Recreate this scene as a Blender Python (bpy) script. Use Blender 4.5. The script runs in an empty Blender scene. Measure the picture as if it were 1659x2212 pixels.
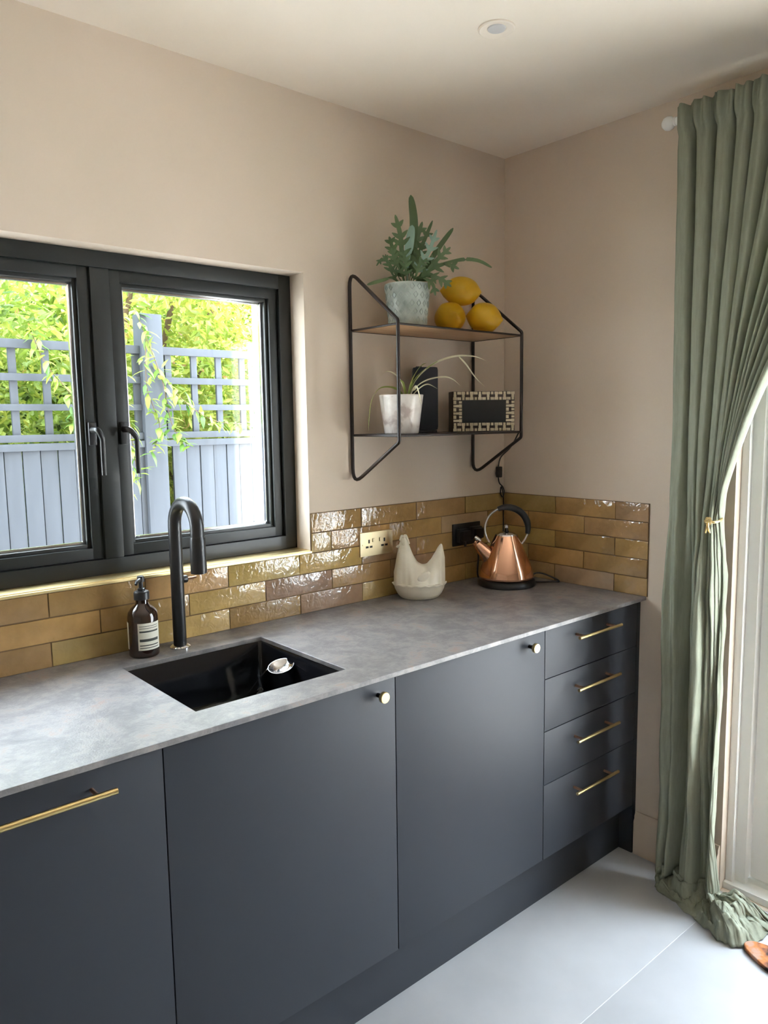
import bpy, bmesh, math, random
from mathutils import Vector, Matrix, noise
PI = math.pi
S = bpy.context.scene
C = S.collection
rnd = random.Random(7)

# ------------------------------------------------------------------ camera
FPX, W, H = 1646.79, 1659.0, 2212.0
yaw, pit, rol = 0.7114, -0.1187, -0.0148
fw = Vector((math.sin(yaw)*math.cos(pit), math.cos(yaw)*math.cos(pit), math.sin(pit)))
r0 = Vector((math.cos(yaw), -math.sin(yaw), 0)); u0 = r0.cross(fw)
cr = r0*math.cos(rol) + u0*math.sin(rol); cu = -r0*math.sin(rol) + u0*math.cos(rol)
cam = bpy.data.cameras.new('camera'); camo = bpy.data.objects.new('camera', cam); C.objects.link(camo)
m = Matrix((cr, cu, -fw)).transposed().to_4x4(); m.translation = Vector((-2.2844, -1.9348, 1.5039))
camo.matrix_world = m
cam.sensor_fit = 'VERTICAL'; cam.sensor_height = 36.0; cam.lens = FPX/H*36.0
cam.clip_start = .02
S.camera = camo

# ------------------------------------------------------------------ light and exposure
S.view_settings.view_transform = 'Standard'; S.view_settings.look = 'None'
S.view_settings.gamma = 1; S.view_settings.use_curve_mapping = False
S.view_settings.exposure = 2.05
S.cycles.use_denoising = True
S.cycles.max_bounces = 14; S.cycles.diffuse_bounces = 8; S.cycles.transparent_max_bounces = 24
S.cycles.sample_clamp_indirect = 12
world = bpy.data.worlds.new('sky'); S.world = world; world.use_nodes = True
wn = world.node_tree; wl = wn.links
bg = wn.nodes['Background']
tc = wn.nodes.new('ShaderNodeTexCoord'); sx = wn.nodes.new('ShaderNodeSeparateXYZ')
rp = wn.nodes.new('ShaderNodeValToRGB')
wl.new(tc.outputs['Generated'], sx.inputs[0]); wl.new(sx.outputs['Z'], rp.inputs[0])
rp.color_ramp.elements[0].position = 0.0; rp.color_ramp.elements[0].color = (.86, .92, 1.0, 1)
rp.color_ramp.elements[1].position = 0.9; rp.color_ramp.elements[1].color = (.74, .86, 1.0, 1)
wl.new(rp.outputs[0], bg.inputs[0]); bg.inputs[1].default_value = 6.0
sun = bpy.data.lights.new('sun', 'SUN'); sun.energy = 26; sun.angle = .03; sun.color = (1, .965, .91)
suno = bpy.data.objects.new('sun', sun); C.objects.link(suno)
sd = Vector((.02, -1.0, 1.0)).normalized()          # direction towards the sun
suno.rotation_euler = sd.to_track_quat('Z', 'Y').to_euler()
suno.location = (-6, -3, 8)

# ------------------------------------------------------------------ helpers
class MB:
    """collects shapes into one mesh object"""
    def __init__(s): s.v = []; s.f = []; s.mi = []; s.sm = []
    def add(s, vs, fs, mi=0, smooth=True):
        b = len(s.v); s.v += [tuple(v) for v in vs]
        for f in fs:
            s.f.append([i+b for i in f]); s.mi.append(mi); s.sm.append(smooth)
        return s
    def box(s, x0, x1, y0, y1, z0, z1, mi=0, bev=0):
        x0, x1 = min(x0, x1), max(x0, x1); y0, y1 = min(y0, y1), max(y0, y1); z0, z1 = min(z0, z1), max(z0, z1)
        if not bev:
            vs = [(x, y, z) for z in (z0, z1) for y in (y0, y1) for x in (x0, x1)]
            return s.add(vs, [(0, 2, 3, 1), (4, 5, 7, 6), (0, 1, 5, 4), (2, 6, 7, 3), (0, 4, 6, 2), (1, 3, 7, 5)], mi, False)
        bm = bmesh.new(); bmesh.ops.create_cube(bm, size=1)
        for v in bm.verts: v.co = Vector(((x0+x1)/2+v.co.x*(x1-x0), (y0+y1)/2+v.co.y*(y1-y0), (z0+z1)/2+v.co.z*(z1-z0)))
        bmesh.ops.bevel(bm, geom=bm.edges[:], offset=bev, segments=2, profile=.7, affect='EDGES')
        bm.verts.index_update()
        bm.normal_update()
        for flat in (True, False):
            fl = [[v.index for v in f.verts] for f in bm.faces if (max(abs(c) for c in f.normal) > .999) == flat]
            if flat: s.add([v.co for v in bm.verts], fl, mi, False); base = len(s.v)-len(bm.verts)
            else:
                for f in fl: s.f.append([i+base for i in f]); s.mi.append(mi); s.sm.append(True)
        bm.free(); return s
    def obox(s, c, ax, ay, az, sx, sy, sz, mi=0, bev=0):
        t = MB().box(-sx/2, sx/2, -sy/2, sy/2, -sz/2, sz/2, 0, bev)
        ax, ay, az, c = Vector(ax), Vector(ay), Vector(az), Vector(c)
        vs = [c+ax*v[0]+ay*v[1]+az*v[2] for v in t.v]
        n0 = len(s.sm); s.add(vs, t.f, mi); s.sm[n0:] = t.sm
        return s
    def lathe(s, prof, c=(0, 0, 0), n=40, mi=0, axis=(0, 0, 1), sx=1, sy=1):
        az = Vector(axis).normalized(); ax = az.orthogonal().normalized() if abs(az.z) < .999 else Vector((1, 0, 0)); ay = az.cross(ax)
        c = Vector(c); vs = []; fs = []
        for r, z in prof:
            for k in range(n):
                a = 2*PI*k/n; vs.append(c+ax*(r*math.cos(a)*sx)+ay*(r*math.sin(a)*sy)+az*z)
        for i in range(len(prof)-1):
            for k in range(n):
                k2 = (k+1) % n; fs.append((i*n+k, i*n+k2, (i+1)*n+k2, (i+1)*n+k))
        if prof[0][0] > 1e-6: fs.append(tuple(range(n))[::-1])
        if prof[-1][0] > 1e-6: fs.append(tuple((len(prof)-1)*n+k for k in range(n)))
        return s.add(vs, fs, mi)
    def tube(s, pts, r, n=12, closed=False, mi=0, cap=True):
        pts = [Vector(p) for p in pts]; N = len(pts); rs = r if isinstance(r, (list, tuple)) else [r]*N
        vs = []; fs = []; nm = None
        for i, p in enumerate(pts):
            if closed: t = pts[(i+1) % N]-pts[i-1]
            else: t = pts[min(i+1, N-1)]-pts[max(i-1, 0)]
            t.normalize()
            if nm is None: nm = t.orthogonal().normalized()
            else:
                nm = nm-t*nm.dot(t)
                nm = nm.normalized() if nm.length > 1e-6 else t.orthogonal().normalized()
            b = t.cross(nm)
            for k in range(n):
                a = 2*PI*k/n; vs.append(p+nm*(rs[i]*math.cos(a))+b*(rs[i]*math.sin(a)))
        for i in range(N if closed else N-1):
            j = (i+1) % N
            for k in range(n):
                k2 = (k+1) % n; fs.append((i*n+k, i*n+k2, j*n+k2, j*n+k))
        if cap and not closed:
            fs.append(tuple(range(n))[::-1]); fs.append(tuple((N-1)*n+k for k in range(n)))
        return s.add(vs, fs, mi)
    def ribbon(s, pts, wid, side, mi=0, fold=0.0, up=(0, 0, 1)):
        """leaf strip along pts with half-widths wid; side = width direction"""
        vs = []; fs = []; side = Vector(side).normalized()
        for i, p in enumerate(pts):
            p = Vector(p); t = Vector(pts[min(i+1, len(pts)-1)])-Vector(pts[max(i-1, 0)])
            sd_ = (side-t*(side.dot(t)/max(t.length_squared, 1e-9))).normalized(); nn = t.normalized().cross(sd_)
            w = wid[i]; vs += [p-sd_*w+nn*fold*w, p, p+sd_*w+nn*fold*w]
        for i in range(len(pts)-1):
            a = i*3; fs += [(a, a+1, a+4, a+3), (a+1, a+2, a+5, a+4)]
        return s.add(vs, fs, mi)
    def build(s, name, mats, parent=None, sharp=40, bevel=0, solid=0, sub=0):
        me = bpy.data.meshes.new(name)
        off = root_loc(parent)
        me.from_pydata([(v[0]-off.x, v[1]-off.y, v[2]-off.z) for v in s.v], [], s.f)
        me.polygons.foreach_set('material_index', s.mi); me.polygons.foreach_set('use_smooth', s.sm)
        me.update()
        for mm in (mats if isinstance(mats, (list, tuple)) else [mats]): me.materials.append(mm)
        if sharp: me.set_sharp_from_angle(angle=math.radians(sharp))
        o = bpy.data.objects.new(name, me); C.objects.link(o)
        if parent is not None: o.parent = parent
        if solid:
            md = o.modifiers.new('solid', 'SOLIDIFY'); md.thickness = solid; md.offset = 0
        if bevel:
            md = o.modifiers.new('bevel', 'BEVEL'); md.width = bevel; md.segments = 2; md.limit_method = 'ANGLE'
        if sub:
            md = o.modifiers.new('sub', 'SUBSURF'); md.levels = sub; md.render_levels = sub
        return o
def root_loc(p):
    off = Vector((0, 0, 0))
    while p is not None: off = off+p.location; p = p.parent
    return off
def tag(o, label=None, cat=None, group=None, kind=None):
    if label: o['label'] = label
    if cat: o['category'] = cat
    if group: o['group'] = group
    if kind: o['kind'] = kind
    return o
def thing(name, label, cat, loc=(0, 0, 0), group=None):
    o = bpy.data.objects.new(name, None); o.location = loc; o.empty_display_size = .05; C.objects.link(o)
    return tag(o, label, cat, group)
def fillet(pts, rad, closed=False, seg=6):
    pts = [Vector(p) for p in pts]; N = len(pts); out = []
    for i in range(N):
        if not closed and i in (0, N-1): out.append(pts[i]); continue
        p, a, b = pts[i], pts[i-1], pts[(i+1) % N]
        r_ = rad[i] if isinstance(rad, (list, tuple)) else rad
        da, db = (a-p), (b-p); ang = da.angle(db)
        d = min(r_/math.tan(ang/2), da.length*.48, db.length*.48)
        p0 = p+da.normalized()*d; p2 = p+db.normalized()*d
        for k in range(seg+1):
            t = k/seg; out.append(p0*(1-t)**2+p*2*t*(1-t)+p2*t*t)
    return out
def spline(pts, n=8):
    pts = [Vector(p) for p in pts]; out = []
    for i in range(len(pts)-1):
        p0 = pts[max(i-1, 0)]; p1 = pts[i]; p2 = pts[i+1]; p3 = pts[min(i+2, len(pts)-1)]
        for k in range(n):
            t = k/n
            out.append(.5*((2*p1)+(p2-p0)*t+(2*p0-5*p1+4*p2-p3)*t*t+(3*p1-p0-3*p2+p3)*t**3))
    out.append(pts[-1]); return out

# ------------------------------------------------------------------ materials
def srgb(r, g, b):
    f = lambda c: c/12.92 if c <= .04045 else ((c+.055)/1.055)**2.4
    return (f(r/255), f(g/255), f(b/255), 1)
def mat(name, col=(.5, .5, .5, 1), rough=.5, metal=0, col2=None, scale=8, bump=0, bscale=60, detail=4, spec=None, coat=0, trans=None, colramp=None, bdist=.002, stretch=None):
    mm = bpy.data.materials.new(name); mm.use_nodes = True; nt = mm.node_tree; L = nt.links
    b = nt.nodes['Principled BSDF']
    b.inputs['Base Color'].default_value = col; b.inputs['Roughness'].default_value = rough; b.inputs['Metallic'].default_value = metal
    if spec is not None: b.inputs['Specular IOR Level'].default_value = spec
    if coat: b.inputs['Coat Weight'].default_value = coat; b.inputs['Coat Roughness'].default_value = .08
    t = nt.nodes.new('ShaderNodeTexCoord'); vec = t.outputs['Object']
    if stretch:
        mp = nt.nodes.new('ShaderNodeMapping'); mp.inputs['Scale'].default_value = stretch; L.new(vec, mp.inputs[0]); vec = mp.outputs[0]
    if col2 is not None:
        n = nt.nodes.new('ShaderNodeTexNoise'); n.inputs['Scale'].default_value = scale; n.inputs['Detail'].default_value = detail
        L.new(vec, n.inputs['Vector'])
        cr_ = nt.nodes.new('ShaderNodeValToRGB'); cr_.color_ramp.elements[0].position = .35; cr_.color_ramp.elements[1].position = .65
        cr_.color_ramp.elements[0].color = col; cr_.color_ramp.elements[1].color = col2
        L.new(n.outputs['Fac'], cr_.inputs[0]); L.new(cr_.outputs[0], b.inputs['Base Color'])
    if bump:
        n2 = nt.nodes.new('ShaderNodeTexNoise'); n2.inputs['Scale'].default_value = bscale; n2.inputs['Detail'].default_value = 3
        L.new(vec, n2.inputs['Vector'])
        bp = nt.nodes.new('ShaderNodeBump'); bp.inputs['Strength'].default_value = bump; bp.inputs['Distance'].default_value = bdist
        L.new(n2.outputs['Fac'], bp.inputs['Height']); L.new(bp.outputs[0], b.inputs['Normal'])
    if trans is not None:
        tr = nt.nodes.new('ShaderNodeBsdfTranslucent'); tr.inputs[0].default_value = trans[0]
        mx = nt.nodes.new('ShaderNodeMixShader'); mx.inputs[0].default_value = trans[1]
        L.new(b.outputs[0], mx.inputs[1]); L.new(tr.outputs[0], mx.inputs[2]); L.new(mx.outputs[0], nt.nodes['Material Output'].inputs[0])
    return mm
M = {}
M['plaster'] = mat('plaster_wall', srgb(214, 199, 181), .9, col2=srgb(219, 203, 186), scale=2.5, bump=.05, bscale=90)
M['plaster_pale'] = mat('pale_plaster_wall', srgb(205, 198, 188), .9)
M['ceiling'] = mat('plaster_ceiling', srgb(238, 228, 213), .92, col2=srgb(241, 231, 217), scale=2)
M['white'] = mat('white_paint', srgb(242, 242, 239), .35)
M['skirt'] = mat('skirting_paint', srgb(216, 199, 180), .5)
M['floor'] = mat('floor_porcelain', srgb(172, 173, 176), .4, col2=srgb(186, 187, 190), scale=3.2, detail=9, bump=.05, bscale=40)
M['floorgrout'] = mat('floor_grout', srgb(214, 214, 214), .8)
M['grout'] = mat('tile_grout', srgb(112, 88, 58), .9)
M['anth'] = mat('window_paint', srgb(33, 37, 36), .38, bump=.02, bscale=500)
M['cab'] = mat('cabinet_paint', srgb(50, 53, 59), .5, spec=.30, bump=.015, bscale=300)
M['carcass'] = mat('carcass_board', srgb(40, 42, 46), .6)
M['brass'] = mat('brushed_brass', (.83, .64, .30, 1), .28, 1, bump=.03, bscale=300)
M['brass_trim'] = mat('satin_brass_edge', (.88, .70, .36, 1), .42, 1)
M['bronze'] = mat('copper_bronze', (.72, .42, .27, 1), .3, 1)
M['blackm'] = mat('matt_black_metal', (.012, .012, .013, 1), .36)
M['wire'] = mat('shelf_black_wire', srgb(38, 27, 22), .45)
M['ply'] = mat('birch_ply', srgb(196, 160, 122), .6, col2=srgb(180, 142, 104), scale=6, stretch=(1, 12, 12))
M['darkwood'] = mat('dark_wood', srgb(60, 38, 24), .5, col2=srgb(44, 27, 17), scale=14, stretch=(1, 1, 8))
M['copper'] = mat('polished_copper', (.86, .49, .33, 1), .13, 1, bump=.01, bscale=30)
M['chrome'] = mat('chrome', (.75, .75, .76, 1), .1, 1)
M['steel'] = mat('polished_steel', (.86, .87, .9, 1), .12, 1)
M['blackp'] = mat('black_plastic', (.012, .012, .014, 1), .35)
M['sink'] = mat('black_sink', (.006, .006, .008, 1), .12)
M['cream'] = mat('cream_ceramic', srgb(240, 234, 218), .3, col2=srgb(232, 225, 207), scale=18, bump=.08, bscale=70, bdist=.003)
M['amber'] = mat('amber_bottle', (.018, .007, .004, 1), .08, coat=.6)
M['paper'] = mat('label_paper', srgb(226, 224, 208), .6)
M['ink'] = mat('label_ink', srgb(62, 66, 60), .6)
M['socketplate'] = mat('brass_socket_plate', (.66, .56, .36, 1), .46, 1)
M['slot'] = mat('socket_slot', (.008, .007, .006, 1), .6)
M['lemon'] = mat('lemon_peel', srgb(226, 182, 30), .4, col2=srgb(212, 164, 22), scale=9, bump=.25, bscale=120, bdist=.002)
M['soil'] = mat('potting_soil', srgb(50, 38, 28), .95, bump=.5, bscale=80)
M['navy'] = mat('speaker_cloth', srgb(36, 40, 50), .75, bump=.15, bscale=700)
M['bone'] = mat('bone_inlay', srgb(222, 208, 180), .45, col2=srgb(198, 180, 148), scale=40)
M['panel'] = mat('black_panel', (.012, .012, .013, 1), .3)
M['sheet'] = mat('grey_paint_wood', srgb(60, 65, 73), .8, col2=srgb(54, 59, 67), scale=5, stretch=(9, 9, .8), bump=.1, bscale=30)
M['paving'] = mat('pale_paving', srgb(192, 191, 190), .9, col2=srgb(181, 180, 179), scale=2)
M['render'] = mat('outside_render', srgb(205, 200, 192), .9)
M['bark'] = mat('bark', srgb(92, 74, 56), .9, bump=.4, bscale=40)
M['core'] = mat('deep_foliage', srgb(54, 76, 26), .9, col2=srgb(84, 108, 40), scale=16)
M['hide'] = None
def two_tone(name, stops, scale, detail=3, rough=.7, bump=0, bscale=100, dist=0.0, stretch=None, trans=None):
    mm = mat(name, rough=rough, bump=bump, bscale=bscale, trans=trans); nt = mm.node_tree; L = nt.links
    t = nt.nodes.new('ShaderNodeTexCoord'); n = nt.nodes.new('ShaderNodeTexNoise')
    n.inputs['Scale'].default_value = scale; n.inputs['Detail'].default_value = detail; n.inputs['Distortion'].default_value = dist; n.inputs['Roughness'].default_value = .74 if detail > 9 else .5
    v = t.outputs['Object']
    if stretch:
        mp = nt.nodes.new('ShaderNodeMapping'); mp.inputs['Scale'].default_value = stretch; L.new(v, mp.inputs[0]); v = mp.outputs[0]
    L.new(v, n.inputs['Vector'])
    cr_ = nt.nodes.new('ShaderNodeValToRGB'); e = cr_.color_ramp.elements
    while len(e) < len(stops): e.new(.5)
    for k, (p, c) in enumerate(stops): e[k].position = p; e[k].color = c
    L.new(n.outputs['Fac'], cr_.inputs[0]); L.new(cr_.outputs[0], nt.nodes['Principled BSDF'].inputs['Base Color'])
    return mm
M['hide'] = two_tone('mottled_hide', [(.36, srgb(58, 44, 40)), (.45, srgb(150, 92, 58)), (.53, srgb(178, 112, 60)), (.62, srgb(170, 132, 112))], 22, 3, .9, .3, 260)
M['marble'] = two_tone('marbled_pot', [(.38, srgb(186, 172, 164)), (.48, srgb(222, 214, 206)), (.62, srgb(234, 228, 221))], 17, 4, .22, dist=.8)
M['sagepot'] = two_tone('sage_glaze', [(.35, srgb(158, 170, 164)), (.6, srgb(188, 199, 193))], 20, 3, .3)
M['worktop'] = two_tone('slate_worktop', [(.30, srgb(98, 96, 97)), (.46, srgb(122, 119, 119)), (.56, srgb(142, 138, 136)), (.66, srgb(150, 130, 120))], 13.0, 15, .40, .35, 260, dist=.3)
M['curtain'] = two_tone('sage_linen', [(.3, srgb(152, 156, 137)), (.7, srgb(166, 170, 151))], 60, 4, .9, .25, 420, stretch=(3, 3, .4), trans=(srgb(160, 166, 136), .25))
def leafmat(name, c0, c1, tr, amt=.35, rough=.45, attr=None):
    mm = mat(name, rough=rough, trans=(tr, amt)); nt = mm.node_tree; L = nt.links
    cr_ = nt.nodes.new('ShaderNodeValToRGB'); cr_.color_ramp.elements[0].color = c0; cr_.color_ramp.elements[1].color = c1
    if attr:
        a = nt.nodes.new('ShaderNodeAttribute'); a.attribute_name = attr; L.new(a.outputs['Fac'], cr_.inputs[0])
    else:
        oi = nt.nodes.new('ShaderNodeObjectInfo'); L.new(oi.outputs['Random'], cr_.inputs[0])
    L.new(cr_.outputs[0], nt.nodes['Principled BSDF'].inputs['Base Color'])
    for n in nt.nodes:
        if n.type == 'BSDF_TRANSLUCENT': L.new(cr_.outputs[0], n.inputs[0])
    return mm
M['frond'] = leafmat('fern_frond', srgb(76, 100, 58), srgb(108, 132, 92), srgb(90, 120, 60), .15)
M['frondpale'] = mat('pale_frond', srgb(150, 182, 166), .5, trans=(srgb(130, 160, 140), .15))
M['spider'] = mat('spider_leaf', srgb(150, 160, 84), .5, trans=(srgb(150, 160, 90), .2))
M['spiderpale'] = mat('pale_spider_leaf', srgb(224, 218, 184), .5, trans=(srgb(215, 210, 170), .2))
M['hedge'] = leafmat('hedge_leaf', srgb(64, 94, 34), srgb(184, 188, 84), None or srgb(150, 200, 60), .42, attr='tint')
M['sprig'] = leafmat('sprig_leaf', srgb(70, 108, 42), srgb(140, 158, 66), srgb(150, 200, 60), .4)
e = M['hedge'].node_tree
for n in e.nodes:
    if n.type == 'VALTORGB':
        x = n.color_ramp.elements.new(.9); x.color = srgb(178, 176, 84)
        n.color_ramp.elements[-1].color = srgb(170, 124, 88)
        y_ = n.color_ramp.elements.new(.45); y_.color = srgb(128, 150, 56)
def glass():
    mm = bpy.data.materials.new('window_glass'); mm.use_nodes = True; nt = mm.node_tree; nt.nodes.clear(); L = nt.links
    o = nt.nodes.new('ShaderNodeOutputMaterial'); mx = nt.nodes.new('ShaderNodeMixShader'); tr = nt.nodes.new('ShaderNodeBsdfTransparent')
    gl = nt.nodes.new('ShaderNodeBsdfGlossy'); gl.inputs['Roughness'].default_value = .0; lw_ = nt.nodes.new('ShaderNodeLayerWeight'); pw = nt.nodes.new('ShaderNodeMath'); pw.operation = 'POWER'; pw.inputs[1].default_value = 5
    fr = nt.nodes.new('ShaderNodeMath'); fr.operation = 'MULTIPLY_ADD'; fr.inputs[1].default_value = .96; fr.inputs[2].default_value = .032
    L.new(lw_.outputs['Facing'], pw.inputs[0]); L.new(pw.outputs[0], fr.inputs[0])
    tr.inputs[0].default_value = (.97, .985, .98, 1)
    L.new(fr.outputs[0], mx.inputs[0]); L.new(tr.outputs[0], mx.inputs[1]); L.new(gl.outputs[0], mx.inputs[2]); L.new(mx.outputs[0], o.inputs[0])
    return mm
M['glass'] = glass()
def zellige():
    mm = mat('glazed_tile', rough=.07, spec=.7); nt = mm.node_tree; L = nt.links; b = nt.nodes['Principled BSDF']
    oi = nt.nodes.new('ShaderNodeObjectInfo'); t = nt.nodes.new('ShaderNodeTexCoord')
    n = nt.nodes.new('ShaderNodeTexNoise'); n.inputs['Scale'].default_value = 11; n.inputs['Detail'].default_value = 6
    L.new(t.outputs['Object'], n.inputs['Vector'])
    mr = nt.nodes.new('ShaderNodeMapRange'); mr.inputs[1].default_value = .3; mr.inputs[2].default_value = .7; mr.inputs[3].default_value = .76; mr.inputs[4].default_value = 1.18
    L.new(n.outputs['Fac'], mr.inputs[0])
    vm = nt.nodes.new('ShaderNodeVectorMath'); vm.operation = 'SCALE'
    L.new(oi.outputs['Color'], vm.inputs[0]); L.new(mr.outputs[0], vm.inputs['Scale']); L.new(vm.outputs[0], b.inputs['Base Color'])
    n2 = nt.nodes.new('ShaderNodeTexNoise'); n2.inputs['Scale'].default_value = 44; n2.inputs['Detail'].default_value = 2; n2.inputs['Distortion'].default_value = .9
    L.new(t.outputs['Object'], n2.inputs['Vector'])
    bp = nt.nodes.new('ShaderNodeBump'); bp.inputs['Strength'].default_value = .6; bp.inputs['Distance'].default_value = .0032
    L.new(n2.outputs['Fac'], bp.inputs['Height']); L.new(bp.outputs[0], b.inputs['Normal'])
    return mm
M['tile'] = zellige()

# ------------------------------------------------------------------ room shell
XL, YR, HC = -5.0, -4.6, 2.461
WX0, WX1, WZ0, WZ1 = -2.10, -.923, 1.104, 1.950      # window opening
DY0, DY1, DZ = -.90, -2.15, 2.12                     # garden door opening
def struct(name, mb, mats, **k):
    o = mb.build(name, mats, **k); o['kind'] = 'structure'; return o
def holed(mb, a0, a1, b0, b1, h, put):
    """rectangle a x b with a hole h=(a0,a1,b0,b1), as four solid boxes"""
    put(mb, a0, h[0], b0, b1); put(mb, h[1], a1, b0, b1); put(mb, h[0], h[1], b0, h[2]); put(mb, h[0], h[1], h[3], b1)
mb = MB(); holed(mb, XL-.3, .3, -.2, HC+.25, (WX0, WX1, WZ0, WZ1), lambda q, a, b, c, d: q.box(a, b, 0, .30, c, d) if b > a and d > c else None)
wall_back = struct('wall_back', mb, [M['plaster']])
mb = MB(); holed(mb, YR-.3, 0, -.2, HC+.25, (DY1, DY0, 0, DZ), lambda q, a, b, c, d: q.box(0, .30, a, b, c, d) if b > a and d > c else None)
wall_right = struct('wall_right', mb, [M['plaster']])
struct('wall_left', MB().box(XL-.3, XL, YR, 0, -.2, HC+.25), [M['plaster_pale']])
struct('wall_rear', MB().box(XL-.3, 0, YR-.3, YR, -.2, HC+.25), [M['plaster_pale']])
struct('ceiling', MB().box(XL, 0, YR, 0, HC, HC+.25), [M['ceiling']])
# unseen upper storey mass, added to shade the strip between house and fence
struct('upper_shade_block', MB().box(XL-.3, .3, -2.4, .30, HC+.25, 5.45), [M['render']])
floor = struct('floor', MB().box(XL, 0, YR, 0, -.2, -.0009), [M['floorgrout']])
# large floor tiles, 1.2 x 0.6 in running bond
ti = 0; y1 = -.325
shared = {}
while y1 > YR:
    y0 = max(y1-.6, YR); x1 = 1.2-.02
    while x1 > XL:
        a, b = max(x1-1.2, XL), min(x1, 0.0)
        if b-a > .02:
            key = (round(b-a, 3), round(y1-y0, 3))
            if key in shared:
                o = shared[key].copy(); C.objects.link(o)
            else:
                w_, d_ = b-a, y1-y0
                o = MB().box(-w_/2+.0012, w_/2-.0012, -d_/2+.0012, d_/2-.0012, -.009, 0, bev=.0006).build('floor_tile', M['floor'], floor)
                shared[key] = o
            o.location = ((a+b)/2, (y0+y1)/2, 0)
        x1 -= 1.2
    y1 -= .6; ti += 1
# skirting board on the right wall between cupboards and garden door
def skirting(name, y0, y1):
    pr = [(0, 0), (-.018, 0), (-.018, .118), (-.013, .126), (-.013, .136), (-.006, .149), (0, .149)]
    vs = [(x, y, z) for y in (y0, y1) for x, z in pr]; n = len(pr)
    return struct(name, MB().add(vs, [(i, (i+1) % n, n+(i+1) % n, n+i) for i in range(n)]+[tuple(range(n)), tuple(range(2*n-1, n-1, -1))], 0, False), [M['skirt']])
skirting('baseboard_right', -.602, DY0+.004)

# ------------------------------------------------------------------ glazed wall tiles
TL, TH, G, ZC = .2483, .0624, .0030, .910
TC = [(176, 142, 90), (180, 154, 98), (164, 132, 86), (178, 142, 94), (168, 142, 106), (186, 156, 98), (162, 132, 102), (180, 154, 94)]
cols = [srgb(*c) for c in TC]
def tile_run(parent, row, joint, lo, hi, plane):
    """one course of tiles; plane 'y' = back wall, 'x' = right wall"""
    z0 = ZC+row*TH+G/2; z1 = ZC+(row+1)*TH-G/2
    k = math.floor((lo-joint)/TL)
    while joint+k*TL < hi:
        a = max(joint+k*TL, lo)+G/2; b = min(joint+(k+1)*TL, hi)-G/2; k += 1
        if b-a < .012: continue
        t = .0060+rnd.uniform(-.0010, .0012); c = Vector(((a+b)/2, -t/2, (z0+z1)/2))
        w = b-a; tl = [rnd.uniform(-.0008, .0008) for _ in range(4)]
        q = MB().box(-w/2, w/2, -t/2, t/2, -(z1-z0)/2, (z1-z0)/2, bev=.0014)
        q.v = [(x, y+(tl[0]*x/(w/2)+tl[1]*z/.03 if y < 0 else 0), z) for x, y, z in q.v]
        if plane == 'x': q.v = [(-yy*-1, xx, zz) for xx, yy, zz in q.v]
        o = q.build('tile', M['tile'], parent, sharp=30)
        o.location = c if plane == 'y' else Vector((-t/2, (a+b)/2, (z0+z1)/2))
        o.color = cols[rnd.choice([0, 0, 1, 2, 3, 3, 4, 5, 6, 7, 2])]
        # colour drifts tile to tile
        f = rnd.uniform(.86, 1.14); o.color = (o.color[0]*f, o.color[1]*f, o.color[2]*f*rnd.uniform(.9, 1.15), 1)
J0 = -.4724
for row in range(5):
    j = J0 if row % 2 == 0 else J0+TL/2
    lo = -2.45 if row < 3 else -.921
    tile_run(wall_back, row, j, lo, -.006, 'y')
    tile_run(wall_right, row, -.4981 if row % 2 == 0 else -.4981+TL/2, -.623, -.006, 'x')
MB().box(-2.45, 0, -.0035, 0, ZC, ZC+3*TH).box(-.921, 0, -.0035, 0, ZC+3*TH, ZC+5*TH).build('grout', M['grout'], wall_back)
MB().box(-.0035, 0, -.6225, 0, ZC, ZC+5*TH).build('grout', M['grout'], wall_right)
# brass tile edge that finishes the sill
struct('trim_1', MB().box(-2.45, WX1+.001, -.0085, .0005, 1.0975, 1.1045, bev=.0008).box(WX0+.002, WX1-.002, 0, .072, 1.1035, 1.1065), [M['brass_trim']])

# ------------------------------------------------------------------ kitchen window
win = thing('window_1', 'dark grey two-light casement window above the sink', 'window', (-1.511, .07, WZ0)); win['kind'] = 'structure'
def ring(mb, x0, x1, z0, z1, w, y0, y1, bev=.002, mi=0):
    mb.box(x0, x0+w, y0, y1, z0, z1, mi, bev); mb.box(x1-w, x1, y0, y1, z0, z1, mi, bev)
    mb.box(x0+w-.001, x1-w+.001, y0, y1, z0, z0+w, mi, bev); mb.box(x0+w-.001, x1-w+.001, y0, y1, z1-w, z1, mi, bev)
    return mb
mb = MB(); ring(mb, WX0+.001, WX1-.001, WZ0+.003, WZ1-.001, .042, .070, .145)
mb.box(-1.536, -1.486, .074, .145, WZ0+.04, WZ1-.04, 0, .002)
mb.build('frame', M['anth'], win)
for sgn, (a, b) in ((-1, (WX0+.043, -1.537)), (1, (-1.485, WX1-.043))):
    za, zb = WZ0+.046, WZ1-.043
    mb = MB(); ring(mb, a, b, za, zb, .030, .082, .140); ring(mb, a+.026, b-.026, za+.026, zb-.026, .014, .092, .128, .003)
    s_ = mb.build('sash', M['anth'], win)
    ga, gb, gc, gd = a+.036, b-.036, za+.036, zb-.036
    ring(MB(), ga, gb, gc, gd, .011, .106, .120, .001).build('spacer_bar', M['steel'], win)
    MB().box(ga, gb, .1110, .1150, gc, gd).build('pane', M['glass'], win)
    hx = -1.552 if sgn < 0 else -1.468
    mb = MB(); mb.box(hx-.010, hx+.010, .072, .082, 1.452, 1.512, 0, .003)
    y_ = .045
    pts = fillet([(hx, .075, 1.492), (hx, y_-.012, 1.492), (hx+.017*(1 if sgn > 0 else .55), y_-.012, 1.47), (hx+.020*(1 if sgn > 0 else .55), y_-.006, 1.375)], .022)
    mb.tube(pts, [.0085-.0025*i/(len(pts)-1) for i in range(len(pts))], 12)
    mb.build('handle', M['blackm'], win)

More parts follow.
